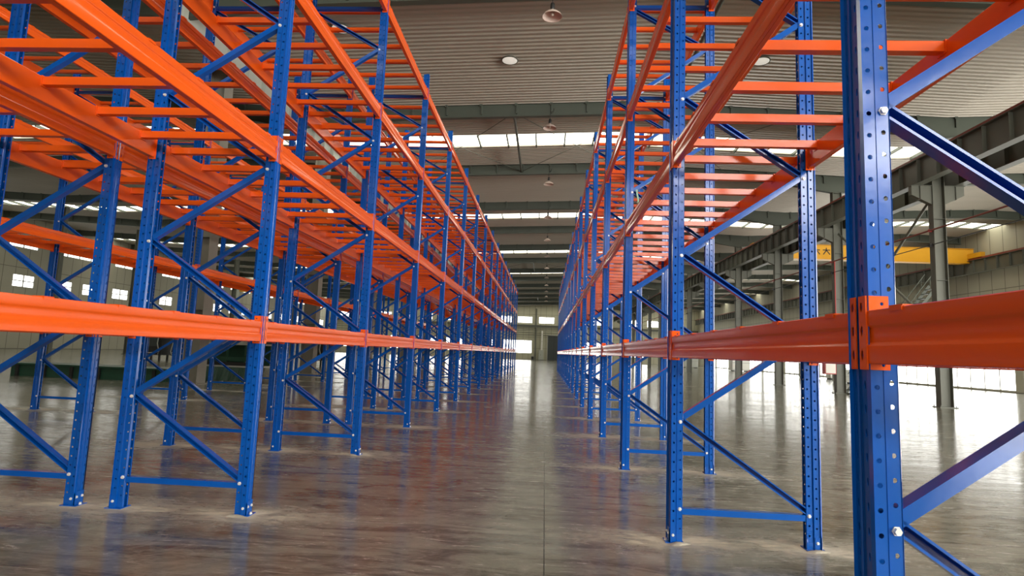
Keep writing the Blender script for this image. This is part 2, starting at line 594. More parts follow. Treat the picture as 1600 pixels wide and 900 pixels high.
wn += 1
struct('window_%d' % wn, dr)
window(0, FRONT_Y, -2.5, 22.5, 7.1, 10.1, 20, 2)  # unseen window band, added to light the front faces of the racks

# crane-bay girder across the far end, at roof-beam foot height
t = MB(); t.box(LEFT_X + .1, RIGHT_X - .1, END_Y - .45, END_Y - .15, 6.9, 7.3, 'steel')
t.box(LEFT_X + .1, RIGHT_X - .1, END_Y - .55, END_Y - .05, 7.3, 7.36, 'steel')
struct('trim_1', t)

# big dark sliding door in the far wall
d1 = MB()
d1.box(.55, 6.9, END_Y - .16, END_Y - .04, .02, 5.2, 'darkdoor')
for i in range(6):
    d1.box(.55 + i * 1.25, .61 + i * 1.25, END_Y - .19, END_Y - .16, .02, 5.2, 'black')
door = struct('door_1', d1)
f = MB(); f.box(.40, .55, END_Y - .2, END_Y - .02, 0, 5.4, 'frame'); f.box(.40, 7.05, END_Y - .2, END_Y - .02, 5.2, 5.4, 'frame'); f.box(6.9, 7.05, END_Y - .2, END_Y - .02, 0, 5.4, 'frame')
link('door_frame', f.mesh('door_frame'), door)


# roof beams
def haunch(x):
    h = 0.0
    for c in (15.0, -11.0):
        d = abs(x - c)
        if d < 3.0:
            h = max(h, 0.38 * (1 - d / 3.0))
    return h


BX = sorted(set(breaks(LEFT_X, RIGHT_X) + [12.0, 15.0, 18.0, -14.0, -11.0, -8.0]))
bm_ = MB()
for xa, xb in zip(BX, BX[1:]):
    za, zb = zc(xa) - .035, zc(xb) - .035
    ba, bb = zc(xa) - .58 - haunch(xa), zc(xb) - .58 - haunch(xb)
    bm_.add([(xa, -.006, za), (xb, -.006, zb), (xb, -.006, bb), (xa, -.006, ba), (xa, .006, za), (xb, .006, zb), (xb, .006, bb), (xa, .006, ba)],
            [(0, 3, 2, 1), (4, 5, 6, 7), (0, 1, 5, 4), (2, 3, 7, 6)], 'roofbeam')
    for (p, q) in ((za, zb), (ba, bb)):
        bm_.prism([(-.11, -.012), (.11, -.012), (.11, .006), (-.11, .006)], (xa, 0, p), (xb, 0, q), (0, 1, 0), (0, 0, 1), 'roofbeam')
x = LEFT_X + .55
i = 0
while x < RIGHT_X:
    z = zc(x)
    bm_.box(x - .03, x + .03, -.075, -.006, z - .46, z - .02, 'roofbeam')
    bm_.box(x - .09, x + .03, -.12, -.11, z - .13, z - .03, 'roofbeam')
    x += 1.45; i += 1
roof_beam_mesh = bm_.mesh('roof_beam')
for k, y in enumerate(BEAM_YS):
    o = link('roof_beam', roof_beam_mesh, None, (0, y, 0))
    tag(o, kind='structure')

# roof struts and bracing rods
rod = MB()
for x, (y0, y1) in ((-1.6, (22.9, 30.65)), (4.6, (15.15, 22.9)), (-1.6, (61.65, 69.4)), (-1.6, (100.4, 108.15))):
    rod.tube([(x, y0 + .01, zc(x) - .42), (x, y1 - .01, zc(x) - .42)], .057, 'roofbeam', 10)
for (ya, yb) in ((22.9, 30.65), (61.65, 69.4)):
    for xa, xb in ((-7.2, -1.6), (-1.6, 4.0), (4.0, 9.6)):
        for p, q in ((xa, xb), (xb, xa)):
            rod.tube([(p, ya, zc(p) - .40), (q, yb, zc(q) - .40)], .014, 'roofbeam', 6)
tag(link('roof_bracing', rod.mesh('roof_bracing')), 'thin crossed steel rods and round struts between the ceiling beams', kind='structure')


# steel H columns of the hall
def h_column(top, w=.46, d=.30, mat='steel', corbel=None):
    mb = MB()
    mb.box(-w / 2, -w / 2 + .02, -d / 2, d / 2, .03, top, mat)
    mb.box(w / 2 - .02, w / 2, -d / 2, d / 2, .03, top, mat)
    mb.box(-w / 2, w / 2, -.008, .008, .03, top, mat)
    mb.box(-w / 2 - .10, w / 2 + .10, -d / 2 - .08, d / 2 + .08, 0, .03, mat)
    for z in (2.4, 4.8, 7.2):
        mb.box(-w / 2 + .02, w / 2 - .02, -d / 2 + .02, d / 2 - .02, z, z + .012, mat)
    for sx in (-1, 1):
        for sy in (-1, 1):
            mb.tube([(sx * (w / 2 + .05), sy * (d / 2 + .03), .02), (sx * (w / 2 + .05), sy * (d / 2 + .03), .09)], .015, mat, 6)
    if corbel:
        for s in (-1, 1):
            vs = []
            for yy in (-.10, .10):
                vs += [(s * w / 2, yy, corbel - .75), (s * w / 2, yy, corbel), (s * (w / 2 + .75), yy, corbel), (s * (w / 2 + .75), yy, corbel - .38)]
            mb.add(vs, [(0, 1, 2, 3), (7, 6, 5, 4), (0, 3, 7, 4), (1, 5, 6, 2), (3, 2, 6, 7), (0, 4, 5, 1)], mat)
            mb.box(min(s * w / 2, s * (w / 2 + .78)), max(s * w / 2, s * (w / 2 + .78)), -.14, .14, corbel - .02, corbel, mat)
            mb.box(min(s * (w / 2 + .42), s * (w / 2 + .45)), max(s * (w / 2 + .42), s * (w / 2 + .45)), -.14, .14, corbel - .55, corbel, mat)
    return mb.mesh('steel_column')


cm = h_column(zc(15) - .9, corbel=8.52)
for k, y in enumerate(BEAM_YS):
    o = link('steel_column', cm, None, (15.05, y, 0))
    tag(o, 'grey-green steel column carrying the crane runway girders', kind='structure')
for k, y in enumerate(BEAM_YS):
    o = link('steel_column', cm, None, (-34.5, y, 0))
    tag(o, 'grey-green steel column far out in the hall beyond the black machines', kind='structure')
br = MB()
for ya, yb in ((22.9, 30.65), (100.4, 108.15)):
    br.tube([(15.05, yb - .2, 8.2), (15.05, ya + .2, 2.9)], .055, 'steel', 8)
    br.tube([(15.05, ya + .2, 8.2), (15.05, yb - .2, 2.9)], .055, 'steel', 8)
tag(link('column_bracing', br.mesh('column_bracing')), 'crossed steel tubes between two grey-green columns', kind='structure')
pm = h_column(zc(-11) - .60, .62, .50, 'pillar')
for k in range(-3, 14):
    y = 18.3 + 9.2 * k
    if FRONT_Y + .5 < y < END_Y - .5:
        tag(link('steel_column', pm, None, (-11.4, y, 0)), 'broad beige-grey pillar under the longitudinal roof girder', kind='structure')


# long girders (I section with stiffeners)
def girder(name, x, z0, z1, fw, mat, top=None, side=-1, pitch=1.12):
    mb = MB()
    y0, y1 = FRONT_Y + .2, END_Y - .6
    mb.box(x - .007, x + .007, y0, y1, z0, z1, mat)
    mb.box(x - fw / 2, x + fw / 2, y0, y1, z0 - .015, z0 + .005, mat)
    mb.box(x - fw / 2, x + fw / 2, y0, y1, z1 - .005, z1 + .02, mat)
    if top:
        mb.box(x - fw / 2 - .01, x + fw / 2 + .01, y0, y1, z1 + .02, z1 + .045, top)
        mb.box(x - .04, x + .04, y0, y1, z1 + .045, z1 + .17, top)
    y = y0 + .5
    while y < y1:
        mb.box(x - fw / 2 + .02, x - .007, y, y + .012, z0, z1, mat)
        mb.box(x + .007, x + fw / 2 - .02, y, y + .012, z0, z1, mat)
        y += pitch
    return mb


gi = girder('crane_runway', 14.28, 8.53, 9.46, .34, 'steel', 'railred')
tag(link('crane_runway_girder', gi.mesh('crane_runway_girder')), 'long grey crane girder with red rail on the aisle side of the columns', kind='structure')
gi = girder('crane_runway', 15.82, 8.53, 9.46, .34, 'steel', 'railred')
tag(link('crane_runway_girder', gi.mesh('crane_runway_girder')), 'long grey crane girder with red rail on the hall side of the columns', kind='structure')
gi = girder('crane_runway', 31.3, 8.53, 9.46, .34, 'steel', 'railred')
tag(link('crane_runway_girder', gi.mesh('crane_runway_girder')), 'crane girder with red rail along the far side wall', kind='structure')
gi = girder('jack', -10.45, 10.18, zc(-10.45) - .60, .34, 'greylight', None, -1, 1.12)
tag(link('roof_girder', gi.mesh('roof_girder')), 'pale longitudinal girder with stiffener plates under the roof beams', kind='structure')


# ------------------------------------------------------------------ pallet racks
def post_mesh(side):
    """side -1: outer web faces -X (the -X post of a frame), +1: outer web faces +X. Origin: foot centre."""
    mb = MB()
    p = 0.075
    n = 88
    z0 = 0.055

    def U(u):
        return side * (PW / 2 - u)

    def strip(u0, v0, u1, v1, hole=None, m='blue'):
        w = math.hypot(u1 - u0, v1 - v0)
        eu = Vector(((U(u1) - U(u0)) / w, (v1 - v0) / w, 0))
        cells = [(z0, None)] + [(p, hole) for _ in range(n)] + [(POST_H - z0 - n * p, None)]
        if hole is None:
            cells = [(POST_H, None)]
        mb.holed((U(u0), v0, 0), eu, (0, 0, 1), w, cells, m)
    # web with a shallow middle groove
    c = .0062
    for s in (-1, 1):
        pts = [(c * (1 - math.cos(a)), s * (HW - c + c * math.sin(a))) for a in (0, PI / 6, PI / 3, PI / 2)]
        for (ua, va), (ub, vb) in zip(pts, pts[1:]):
            strip(ua, va, ub, vb)
    strip(0, -HW + c, 0, -.016, (.011, p * .5, .0045, .014))
    strip(0, -.016, .007, -.011)
    strip(.007, -.011, .007, .011)
    strip(.007, .011, 0, .016)
    strip(0, .016, 0, HW - c, (.013, p * .5, .0045, .014))
    for s in (-1, 1):
        strip(c, s * HW, .046, s * HW, (.021, p * .42, .0082, .0082))
        strip(.046, s * HW, .051, s * (HW - .012))
        strip(.051, s * (HW - .012), .053, s * (HW - .012))
        strip(.053, s * (HW - .012), PW, s * (HW - .012), (.026, p * .62, .0082, .0082))
        strip(PW, s * (HW - .012), PW, s * (HW - .028))
    me = mb.mesh('post', solid=0.0)
    bm = bmesh.new(); bm.from_mesh(me)
    bmesh.ops.remove_doubles(bm, verts=bm.verts, dist=0.0004)
    bmesh.ops.recalc_face_normals(bm, faces=bm.faces)
    bmesh.ops.solidify(bm, geom=bm.verts[:] + bm.edges[:] + bm.faces[:], thickness=0.0024)
    bm.to_mesh(me); bm.free()
    # bolts at the brace nodes
    nb = MB()
    nodes = (.25, .925, 2.275, 3.625, 4.975, 6.29) if side < 0 else (.25, 1.6, 2.95, 4.3, 5.65, 6.29)
    for z in nodes:
        for s in (-1, 1):
            nb.hexbolt((U(.079), s * (HW - .012), z), (0, s, 0), .0115, .013, 'bolt')
    for s in (-1, 1):
        nb.hexbolt((U(.024), s * (HW + .004), .055), (0, s, 0), .009, .010, 'bolt')
    bm = bmesh.new(); bm.from_mesh(me)
    me2 = nb.mesh('t')
    k = len(bm.faces)
    bm.from_mesh(me2)
    bm.faces.ensure_lookup_table()
    for fc in bm.faces[k:]:
        fc.material_index = 1
    me.materials.append(MAT['bolt'])
    bm.to_mesh(me); bm.free()
    bpy.data.meshes.remove(me2)
    me.polygons.foreach_set('use_smooth', [True] * len(me.polygons))
    me.set_sharp_from_angle(angle=math.radians(38))
    return me


def base_plate_mesh(side):
    mb = MB()

    def bx(u0, u1, v0, v1, z0, z1, m='blue'):
        a, b = side * (PW / 2 - u0), side * (PW / 2 - u1)
        mb.box(min(a, b), max(a, b), v0, v1, z0, z1, m)
    bx(-.035, PW + .01, -.062, .062, 0, .006)
    bx(-.006, 0, -HW - .004, HW + .004, .006, .115)
    bx(-.006, .044, -HW - .004, -HW - .0005, .006, .10)
    bx(-.006, .044, HW + .0005, HW + .004, .006, .10)
    for v in (-.03, .03):
        mb.hexbolt((side * (PW / 2 + .006), v, .07), (side, 0, 0), .009, .009, 'bolt')
    mb.hexbolt((side * (PW / 2 + .022), 0, .006), (0, 0, 1), .010, .016, 'bolt')
    return mb.mesh('base_plate')


def channel(a, b, m='blue', open_s=-1, h=.023, d=.027):
    """C channel from a to b lying in the XZ plane, web on one Y side."""
    mb = MB()
    a, b = Vector(a), Vector(b)
    dr_ = (b - a).normalized()
    nrm = Vector((-dr_.z, 0, dr_.x))
    t = .003
    w = -open_s
    prof = [(-h, -w * d), (-h, w * d), (h, w * d), (h, -w * d), (h - .009, -w * d), (h - .009, -w * (d - t)), (h - t, -w * (d - t)),
            (h - t, w * (d - t)), (-h + t, w * (d - t)), (-h + t, -w * (d - t)), (-h + .009, -w * (d - t)), (-h + .009, -w * d)]
    mb.prism(prof, a, b, nrm, (0, 1, 0), m)
    return mb


POST_M = post_mesh(-1)
POST_P = post_mesh(1)
BASE_M = base_plate_mesh(-1)
BASE_P = base_plate_mesh(1)
BRACES = {}
for D in (DR, DA):
    ins = PW / 2 - .079      # node inset from post centre, toward the inside
    xm, xp = -ins * -1, 0
    xm = -(PW / 2) + .079     # local x of the node in the -X post (post centre at 0)
    xp = D - (-(PW / 2) + .079)
    zz = [.275 + .675 * k for k in range(9)] + [6.27]
    ms = []
    for k in range(9):
        za, zb = zz[k], zz[k + 1]
        if k == 8:
            zb = 6.25
        if k % 2 == 0:       # +X low to -X high: open side toward -Y
            c = channel((xp, 0, za), (xm, 0, zb), open_s=-1)
        else:
            c = channel((xm, 0, za), (xp, 0, zb), open_s=1)
        ms.append(('diagonal_brace', c.mesh('diagonal_brace')))
    ms.append(('horizontal_brace', channel((xm, 0, .235), (xp, 0, .235), open_s=1).mesh('horizontal_brace')))
    ms.append(('horizontal_brace', channel((xm, 0, 6.29), (xp, 0, 6.29), open_s=1).mesh('horizontal_brace')))
    BRACES[D] = ms


def add_beam(mb, side, y0, y1):
    """Box beam with folded steps; local x=0 is its outer face, side is the way it faces; z=0 is the bracket's foot."""
    h0, h1 = .018, .188
    prof = [(0, h0 + .003), (.003, h0), (.016, h0), (.018, h0 + .002), (.020, h0 + .002), (.022, h0), (.047, h0), (.05, h0 + .003), (.05, h1 - .003), (.047, h1), (.003, h1), (0, h1 - .003),
            (0, h1 - .046), (.0015, h1 - .051), (.0055, h1 - .055), (.007, h1 - .060), (.007, h1 - .101), (.0055, h1 - .106), (.0015, h1 - .110), (0, h1 - .115)]
    mb.prism([(-side * p, q) for p, q in prof], (0, y0, 0), (0, y1, 0), (1, 0, 0), (0, 0, 1), 'orange')


def add_bracket(mb, side, y, s):
    """End connector hooked on a post centred at local y; s +1 when the beam runs toward +Y from the post."""
    H = .235
    cells = [(.02, None), (.05, (.016, .025, .0065, .017)), (.028, None), (.05, (.016, .025, .0065, .017)), (.03, None), (.044, (.016, .022, .0065, .016)), (.013, None)]
    fx = side * .005
    ya, yb = y + s * .010, y + s * (HW + .006)
    for dx in (0, -side * .0045):
        mb.holed((fx + dx, ya, 0), (0, s, 0), (0, 0, 1), abs(yb - ya), cells, 'orange')
    mb.box(min(fx, fx - side * .0045), max(fx, fx - side * .0045), min(ya, ya + s * .0008), max(ya, ya + s * .0008), 0, H, 'orange')
    # the leg across the beam end, with its pin holes above and below the beam
    w = .072
    c2 = [(.006, None), (.024, (w * .72, .010, .006, .006)), (.163, None), (.034, (w * .72, .017, .006, .006)), (.008, None)]
    for dy in (0, s * .004):
        mb.holed((fx, yb + dy - s * .0045, 0), (-side, 0, 0), (0, 0, 1), w, c2, 'orange')
    xe = fx - side * w
    mb.box(min(xe, xe + side * .001), max(xe, xe + side * .001), min(yb, yb - s * .0045), max(yb, yb - s * .0045), 0, H, 'orange')
    mb.box(min(fx, xe), max(fx, xe), min(yb, yb - s * .0045), max(yb, yb - s * .0045), H - .001, H, 'orange')


def add_bar(mb, xm, xp, y, z):
    """Cross bar resting between the two beams (outer faces at xm and xp) with hooked ends. z = bracket foot level."""
    b0, b1 = z + .128, z + .186
    mb.prism([(-.026, 0), (.026, 0), (.026, .058), (.012, .058), (.012, .052), (-.012, .052), (-.012, .058), (-.026, .058)],
             (xm + .055, y, b0), (xp - .055, y, b0), (0, 1, 0), (0, 0, 1), 'orange')
    for x, s in ((xm, 1), (xp, -1)):
        a, b = x + s * .051, x + s * .056
        mb.box(min(a, b), max(a, b), y - .036, y + .036, z + .115, z + .192, 'orange')
        a, b = x - s * .004, x + s * .056
        mb.box(min(a, b), max(a, b), y - .030, y + .030, z + .1885, z + .193, 'orange')
        a, b = x - s * .004, x - s * .0005
        mb.box(min(a, b), max(a, b), y - .030, y + .030, z + .176, z + .193, 'orange')


BAR_OFFS = [.19 + .494 * i for i in range(6)]


def build_rack(label, xminus, D, y0, pitch, n0, n1, n_beam_bays, n_bar_bays, brackets_to, group=None):
    root = bpy.data.objects.new('pallet_rack', None)
    COL.objects.link(root)
    root.location = (xminus, y0 + n0 * pitch, 0)
    tag(root, label, 'pallet rack', group)
    for n in range(n0, n1 + 1):
        yy = (n - n0) * pitch
        fr = bpy.data.objects.new('upright_frame', None)
        COL.objects.link(fr); fr.parent = root; fr.location = (0, yy, 0)
        link('post', POST_M, fr, (0, 0, .004)); link('post', POST_P, fr, (D, 0, .004))
        link('base_plate', BASE_M, fr, (0, 0, 0)); link('base_plate', BASE_P, fr, (D, 0, 0))
        for nm, me in BRACES[D]:
            link(nm, me, fr, (0, 0, 0))
    L = pitch
    # shared beam meshes
    bms, brs, whole = {}, {}, {}
    for side in (-1, 1):
        mb = MB(); add_beam(mb, side, HW + .0065, L - HW - .0065); bms[side] = sharp(mb.mesh('load_beam'))
        for s in (1, -1):
            mb = MB(); add_bracket(mb, side, 0, s); brs[(side, s)] = mb.mesh('end_bracket')
        mb = MB(); add_beam(mb, side, HW + .0065, L - HW - .0065); add_bracket(mb, side, 0, 1); add_bracket(mb, side, L, -1)
        whole[side] = sharp(mb.mesh('load_beam'))
    fxm, fxp = -PW / 2, D + PW / 2
    far_beams = MB(); far_bars = MB()
    mbar = MB(); add_bar(mbar, fxm, fxp, 0, 0); bar_me = mbar.mesh('deck_bar')
    for b in range(n1 - n0):
        yb = b * pitch
        for z in LEVELS:
            for side, fx in ((-1, fxm), (1, fxp)):
                if b < n_beam_bays:
                    if b < brackets_to:
                        o = link('load_beam', bms[side], root, (fx, yb, z))
                        link('end_bracket', brs[(side, 1)], o, (0, 0, 0))
                        link('end_bracket', brs[(side, -1)], o, (0, L, 0))
                    else:
                        link('load_beam', whole[side], root, (fx, yb, z))
                else:
                    me = whole[side]
                    far_beams.add([(v.co.x + fx, v.co.y + yb, v.co.z + z) for v in me.vertices], [tuple(p.vertices) for p in me.polygons], 'orange')
            for off in BAR_OFFS:
                if b < n_bar_bays:
                    link('deck_bar', bar_me, root, (0, yb + off, z))
                else:
                    far_bars.add([(v.co.x, v.co.y + yb + off, v.co.z + z) for v in bar_me.vertices], [tuple(p.vertices) for p in bar_me.polygons], 'orange')
    if far_beams.v:
        tag(link('load_beam', far_beams.mesh('load_beam'), root), kind='stuff')
    if far_bars.v:
        tag(link('deck_bar', far_bars.mesh('deck_bar'), root), kind='stuff')
    return root


build_rack('blue pallet rack with shaded rust-brown beams, between the aisle and the open column hall', XR, DR, Y0R, PITCH_R, -2, 15, 12, 4, 8)
build_rack('blue pallet rack whose brightly lit orange beams face the aisle', XA - DA, DA, Y0A, PITCH_A, -1, 15, 12, 4, 8)
build_rack('blue and orange pallet rack standing back to back behind the brightly lit aisle rack', -5.045, DA, Y0A, PITCH_A, -1, 15, 12, 4, 3)
build_rack('blue and orange pallet rack beside the green machine bench and beige pillars', -9.625, DA, Y0A, PITCH_A, 1, 15, 12, 4, 0)


# ------------------------------------------------------------------ lamps
def pendant_meshes():
    sh = MB()
    sh.lathe([(.05, .20), (.07, .17), (.10, .145), (.17, .115), (.24, .055), (.268, .0), (.274, -.006), (.262, .002), (.234, .048), (.16, .10), (.06, .12)], (0, 0, 0), 'lampshade', 28)
    bl = MB(); bl.lathe([(.0, .035), (.035, .04), (.048, .065), (.042, .10), (.03, .12)], (0, 0, 0), 'white', 16)
    hs = MB(); hs.lathe([(.0, .40), (.04, .395), (.055, .36), (.06, .24), (.05, .19), (0, .19)], (0, 0, 0), 'black', 16)
    return sh.mesh('lamp_shade', smooth=True), bl.mesh('bulb', smooth=True), hs.mesh('lamp_housing', smooth=True)


SH, BU, HO = pendant_meshes()
ORD = ['first', 'second', 'third', 'fourth', 'fifth', 'sixth', 'seventh', 'eighth', 'ninth', 'tenth', 'eleventh', 'twelfth']
LAMP_Z = 10.42
for i in range(12):
    y = 14.62 + 7.75 * i
    r = bpy.data.objects.new('pendant_lamp', None); COL.objects.link(r); r.location = (-.10, y, LAMP_Z)
    tag(r, 'domed pendant lamp over the aisle, hanging by the %s roof beam counted from overhead' % ORD[i], 'lamp', 'pendant lamps over the aisle')
    link('lamp_shade', SH, r); link('bulb', BU, r); link('lamp_housing', HO, r)
    cd = MB()
    top = zc(-.1) - .30 - LAMP_Z
    cd.tube([(0, 0, .39), (0, 0, .62), (.02, .03, .72), (.10, .22, .80), (.13, .40, top - .12), (.14, .42, top)], .011, 'black', 6)
    link('cord', cd.mesh('cord', smooth=True), r)
DISC = [(-1.56, 19.1, 'over the aisle between two ribs'), (7.0, 19.05, 'over the open hall behind the shaded rack'), (-6.75, 16.8, 'over the brightly lit racks')]
for x, y, wh in DISC:
    r = bpy.data.objects.new('disc_lamp', None); COL.objects.link(r); r.location = (x, y, zc(x) - .14)
    tag(r, 'flat round ceiling lamp ' + wh, 'lamp', 'flat round ceiling lamps')
    a = MB(); a.lathe([(.0, .058), (.20, .058), (.29, .04), (.30, .0), (.27, -.004), (.262, .0)], (0, 0, 0), 'steel', 28)
    link('lamp_rim', a.mesh('lamp_rim', smooth=True), r)
    a = MB(); a.lathe([(.262, .0), (.20, -.012), (.0, -.016)], (0, 0, 0), 'lens', 28)
    link('lamp_lens', a.mesh('lamp_lens', smooth=True), r)

# ------------------------------------------------------------------ yellow travelling crane in the column hall
cr = bpy.data.objects.new('bridge_crane', None); COL.objects.link(cr); cr.location = (15.82, 44.6, 9.63)
tag(cr, 'yellow overhead travelling crane spanning the hall behind the grey columns', 'crane')
g = MB(); g.box(-.3, 15.8, -.28, .28, -.30, .78, 'yellow'); g.box(-.3, 15.8, -.34, .34, -.32, -.29, 'yellow'); g.box(-.3, 15.8, -.34, .34, .77, .80, 'yellow')
link('bridge_girder', g.mesh('bridge_girder'), cr)
for xx in (0, 15.5):
    g = MB(); g.box(xx - .16, xx + .16, -1.6, 1.6, 0, .34, 'yellow')
    for yy in (-1.3, 1.3):
        g.tube([(xx - .05, yy, .10), (xx + .05, yy, .10)], .10, 'black', 16)
    link('end_carriage', g.mesh('end_carriage'), cr)
g = MB()
for (cx, cz, sc, lower) in ((4.42, .30, .27, True), (5.16, .30, .27, False)):
    def stroke(p, q, w=.07):
        a = Vector((cx + p[0] * sc, -.285, cz + p[1] * sc)); b = Vector((cx + q[0] * sc, -.285, cz + q[1] * sc))
        d = (b - a).normalized(); nn = Vector((-d.z, 0, d.x)) * w / 2
        g.add([a + nn, b + nn, b - nn, a - nn, a + nn + Vector((0, -.006, 0)), b + nn + Vector((0, -.006, 0)), b - nn + Vector((0, -.006, 0)), a - nn + Vector((0, -.006, 0))],
              [(0, 1, 2, 3), (7, 6, 5, 4), (0, 4, 5, 1), (1, 5, 6, 2), (2, 6, 7, 3), (3, 7, 4, 0)], 'black')
    stroke((-1, .35), (1, .35))
    if lower:
        stroke((0, 1), (0, .35)); stroke((-.2, .1), (-.9, -.9)); stroke((.2, .1), (.95, -.9))
    else:
        stroke((0, 1), (-.05, .2)); stroke((-.05, .2), (-.9, -.9)); stroke((0, .3), (.95, -.9))
link('lettering', g.mesh('lettering'), cr)
g = MB(); g.box(8.2, 9.2, -.75, .75, .80, 1.25, 'yellow'); g.tube([(8.7, 0, .8), (8.7, 0, -1.3)], .02, 'black', 6); g.box(8.55, 8.85, -.12, .12, -1.6, -1.3, 'yellow')
link('hoist_trolley', g.mesh('hoist_trolley'), cr)

# small yellow jib over the machines by the other wall
jc = bpy.data.objects.new('jib_crane', None); COL.objects.link(jc); jc.location = (-29.6, 61.0, 0)
tag(jc, 'small yellow jib crane arm far out above the black machines', 'crane')
g = MB(); g.box(-3.9, 1.2, -.15, .15, 6.85, 7.35, 'yellow'); g.box(-3.9, 1.2, -.2, .2, 6.82, 6.85, 'yellow')
link('jib_arm', g.mesh('jib_arm'), jc)
g = MB(); g.box(-4.2, -3.9, -.2, .2, 0, 8.2, 'greylight'); g.tube([(-3.9, 0, 8.1), (.6, 0, 7.35)], .03, 'yellow', 6)
link('mast', g.mesh('mast'), jc)

# red pipe and cable along the columns
g = MB(); g.tube([(14.74, FRONT_Y + .3, 6.75), (14.74, END_Y - .2, 6.75)], .035, 'railred', 8)
for y in BEAM_YS:
    g.box(14.70, 14.83, y - .03, y + .03, 6.70, 6.80, 'red')
g.tube([(14.74, 30.65 - .35, 6.75), (14.74, 30.65 - .35, 1.9)], .028, 'red', 8)
tag(link('sprinkler_pipe', g.mesh('sprinkler_pipe')), 'thin red water pipe running along the grey-green columns', 'pipe')
g = MB(); g.tube([(14.76, FRONT_Y + .3, 6.18), (14.76, END_Y - .2, 6.18)], .018, 'black', 6)
for y in BEAM_YS:
    g.box(14.72, 14.83, y - .04, y + .04, 6.12, 6.24, 'black')
tag(link('electric_cable', g.mesh('electric_cable')), 'thin black cable strung along the columns beneath the red pipe', 'cable')

# red hydrant cabinet on the column
hc = bpy.data.objects.new('hydrant_cabinet', None); COL.objects.link(hc); hc.location = (14.50, 30.65, .95)
tag(hc, 'red fire hydrant cabinet fixed to a grey-green column', 'cabinet')
g = MB(); g.box(-.26, .30, -.16, .16, 0, 1.05, 'red'); link('cabinet_body', g.mesh('cabinet_body'), hc)
g = MB(); g.box(-.22, .26, -.18, -.16, .05, 1.0, 'white'); g.box(-.22, .26, -.185, -.18, .62, .70, 'red'); link('door', g.mesh('door'), hc)

# steep steel stair by the same column
st = bpy.data.objects.new('steel_stair', None); COL.objects.link(st); st.location = (15.5, 30.6, 0)
tag(st, 'steep dark steel stair rising beside the column with the red cabinet', 'stair')
for yy in (-.35, .35):
    g = MB(); g.prism([(-.07, -.02), (.07, -.02), (.07, .02), (-.07, .02)], (0, yy, .05), (4.3, yy, 5.7), (.8, 0, -.6), (0, 1, 0), 'roofbeam')
    link('stringer', g.mesh('stringer'), st)
    g = MB(); g.tube([(.1, yy, 1.0), (4.1, yy, 6.3)], .022, 'roofbeam', 8)
    for k in range(6):
        g.tube([(.3 + k * .72, yy, .42 + k * .95), (.3 + k * .72, yy, 1.26 + k * .955)], .016, 'roofbeam', 6)
    link('handrail', g.mesh('handrail'), st)
for k in range(22):
    x = .15 + k * .19; z = .22 + k * .25
    g = MB(); g.box(x - .11, x + .11, -.34, .34, z - .015, z + .015, 'roofbeam')
    link('tread', g.mesh('tread'), st)
g = MB(); g.box(-.25, .45, -.5, .5, 0, .04, 'roofbeam'); link('base_plate', g.mesh('base_plate'), st)

# green strap on the second shaded frame
g = MB()
pts = [(0, 0, 0), (.006, -.004, -.06), (.02, -.006, -.13), (.028, -.002, -.20), (.045, .004, -.27)]
for a, b in zip(pts, pts[1:]):
    g.prism([(-.011, -.0015), (.011, -.0015), (.011, .0015), (-.011, .0015)], a, b, (1, 0, 0), (0, 1, 0), 'strap')
o = link('strap', g.mesh('strap'), None, (XR + .085, Y0R + PITCH_R - .06, 3.66))
tag(o, 'pale green strap end dangling from a brace of the shaded rack', 'strap')

# heaps of drilling dust at the feet in view
for i, (x, y, r, lb) in enumerate(((XR + .02, Y0R - .07, .055, 'under the shaded rack post standing by the aisle'), (XR + DR + .02, Y0R - .07, .05, 'under the rear post of the shaded rack frame'),
                                   (XA - .03, Y0A - .07, .055, 'at the foot of the big lit rack post'), (XA - .02, Y0A + PITCH_A - .06, .05, 'at the foot of the second lit rack post'))):
    rnd = random.Random(i)
    n = 22
    vs = [(0, 0, .016)]
    fs = []
    for rr, z in ((.35, .014), (.7, .008), (1.0, 0.0005)):
        for j in range(n):
            a = 2 * PI * j / n
            q = r * rr * (1 + .35 * math.sin(2 * a + i) * rr + rnd.uniform(-.15, .15) * rr)
            vs.append((q * 1.5 * math.cos(a), q * .8 * math.sin(a), z * rnd.uniform(.6, 1.2)))
    for j in range(n):
        fs.append((0, 1 + j, 1 + (j + 1) % n))
        for k in range(2):
            fs.append((1 + k * n + j, 1 + (k + 1) * n + j, 1 + (k + 1) * n + (j + 1) % n, 1 + k * n + (j + 1) % n))
    g = MB(); g.add(vs, fs, 'dusty')
    tag(link('dust', g.mesh('dust', smooth=True), None, (x, y, 0)), 'small spill of pale drilling dust ' + lb, 'dust', kind='stuff')


# ------------------------------------------------------------------ things at the far wall
ec = bpy.data.objects.new('electric_cabinet', None); COL.objects.link(ec); ec.location = (-.85, END_Y - .55, 0)
tag(ec, 'tall pale electric cabinet beside the dark sliding door', 'cabinet')
g = MB(); g.box(-.5, .5, -.3, .3, .08, 2.1, 'greylight'); g.box(-.46, .46, -.26, .26, 0, .08, 'black'); link('cabinet_body', g.mesh('cabinet_body'), ec)
g = MB(); g.box(-.47, -.01, -.32, -.30, .12, 2.06, 'greylight'); g.box(.01, .47, -.32, -.30, .12, 2.06, 'greylight'); link('door', g.mesh('door'), ec)
g = MB(); g.box(-.09, -.05, -.34, -.32, 1.0, 1.2, 'black'); link('handle', g.mesh('handle'), ec)
g = MB(); g.box(-.16, .16, -.13, .13, 2.1, 6.2, 'white'); g.box(-.18, .18, -.15, .15, 3.9, 3.96, 'greylight'); g.box(-.18, .18, -.15, .15, 5.4, 5.46, 'greylight')
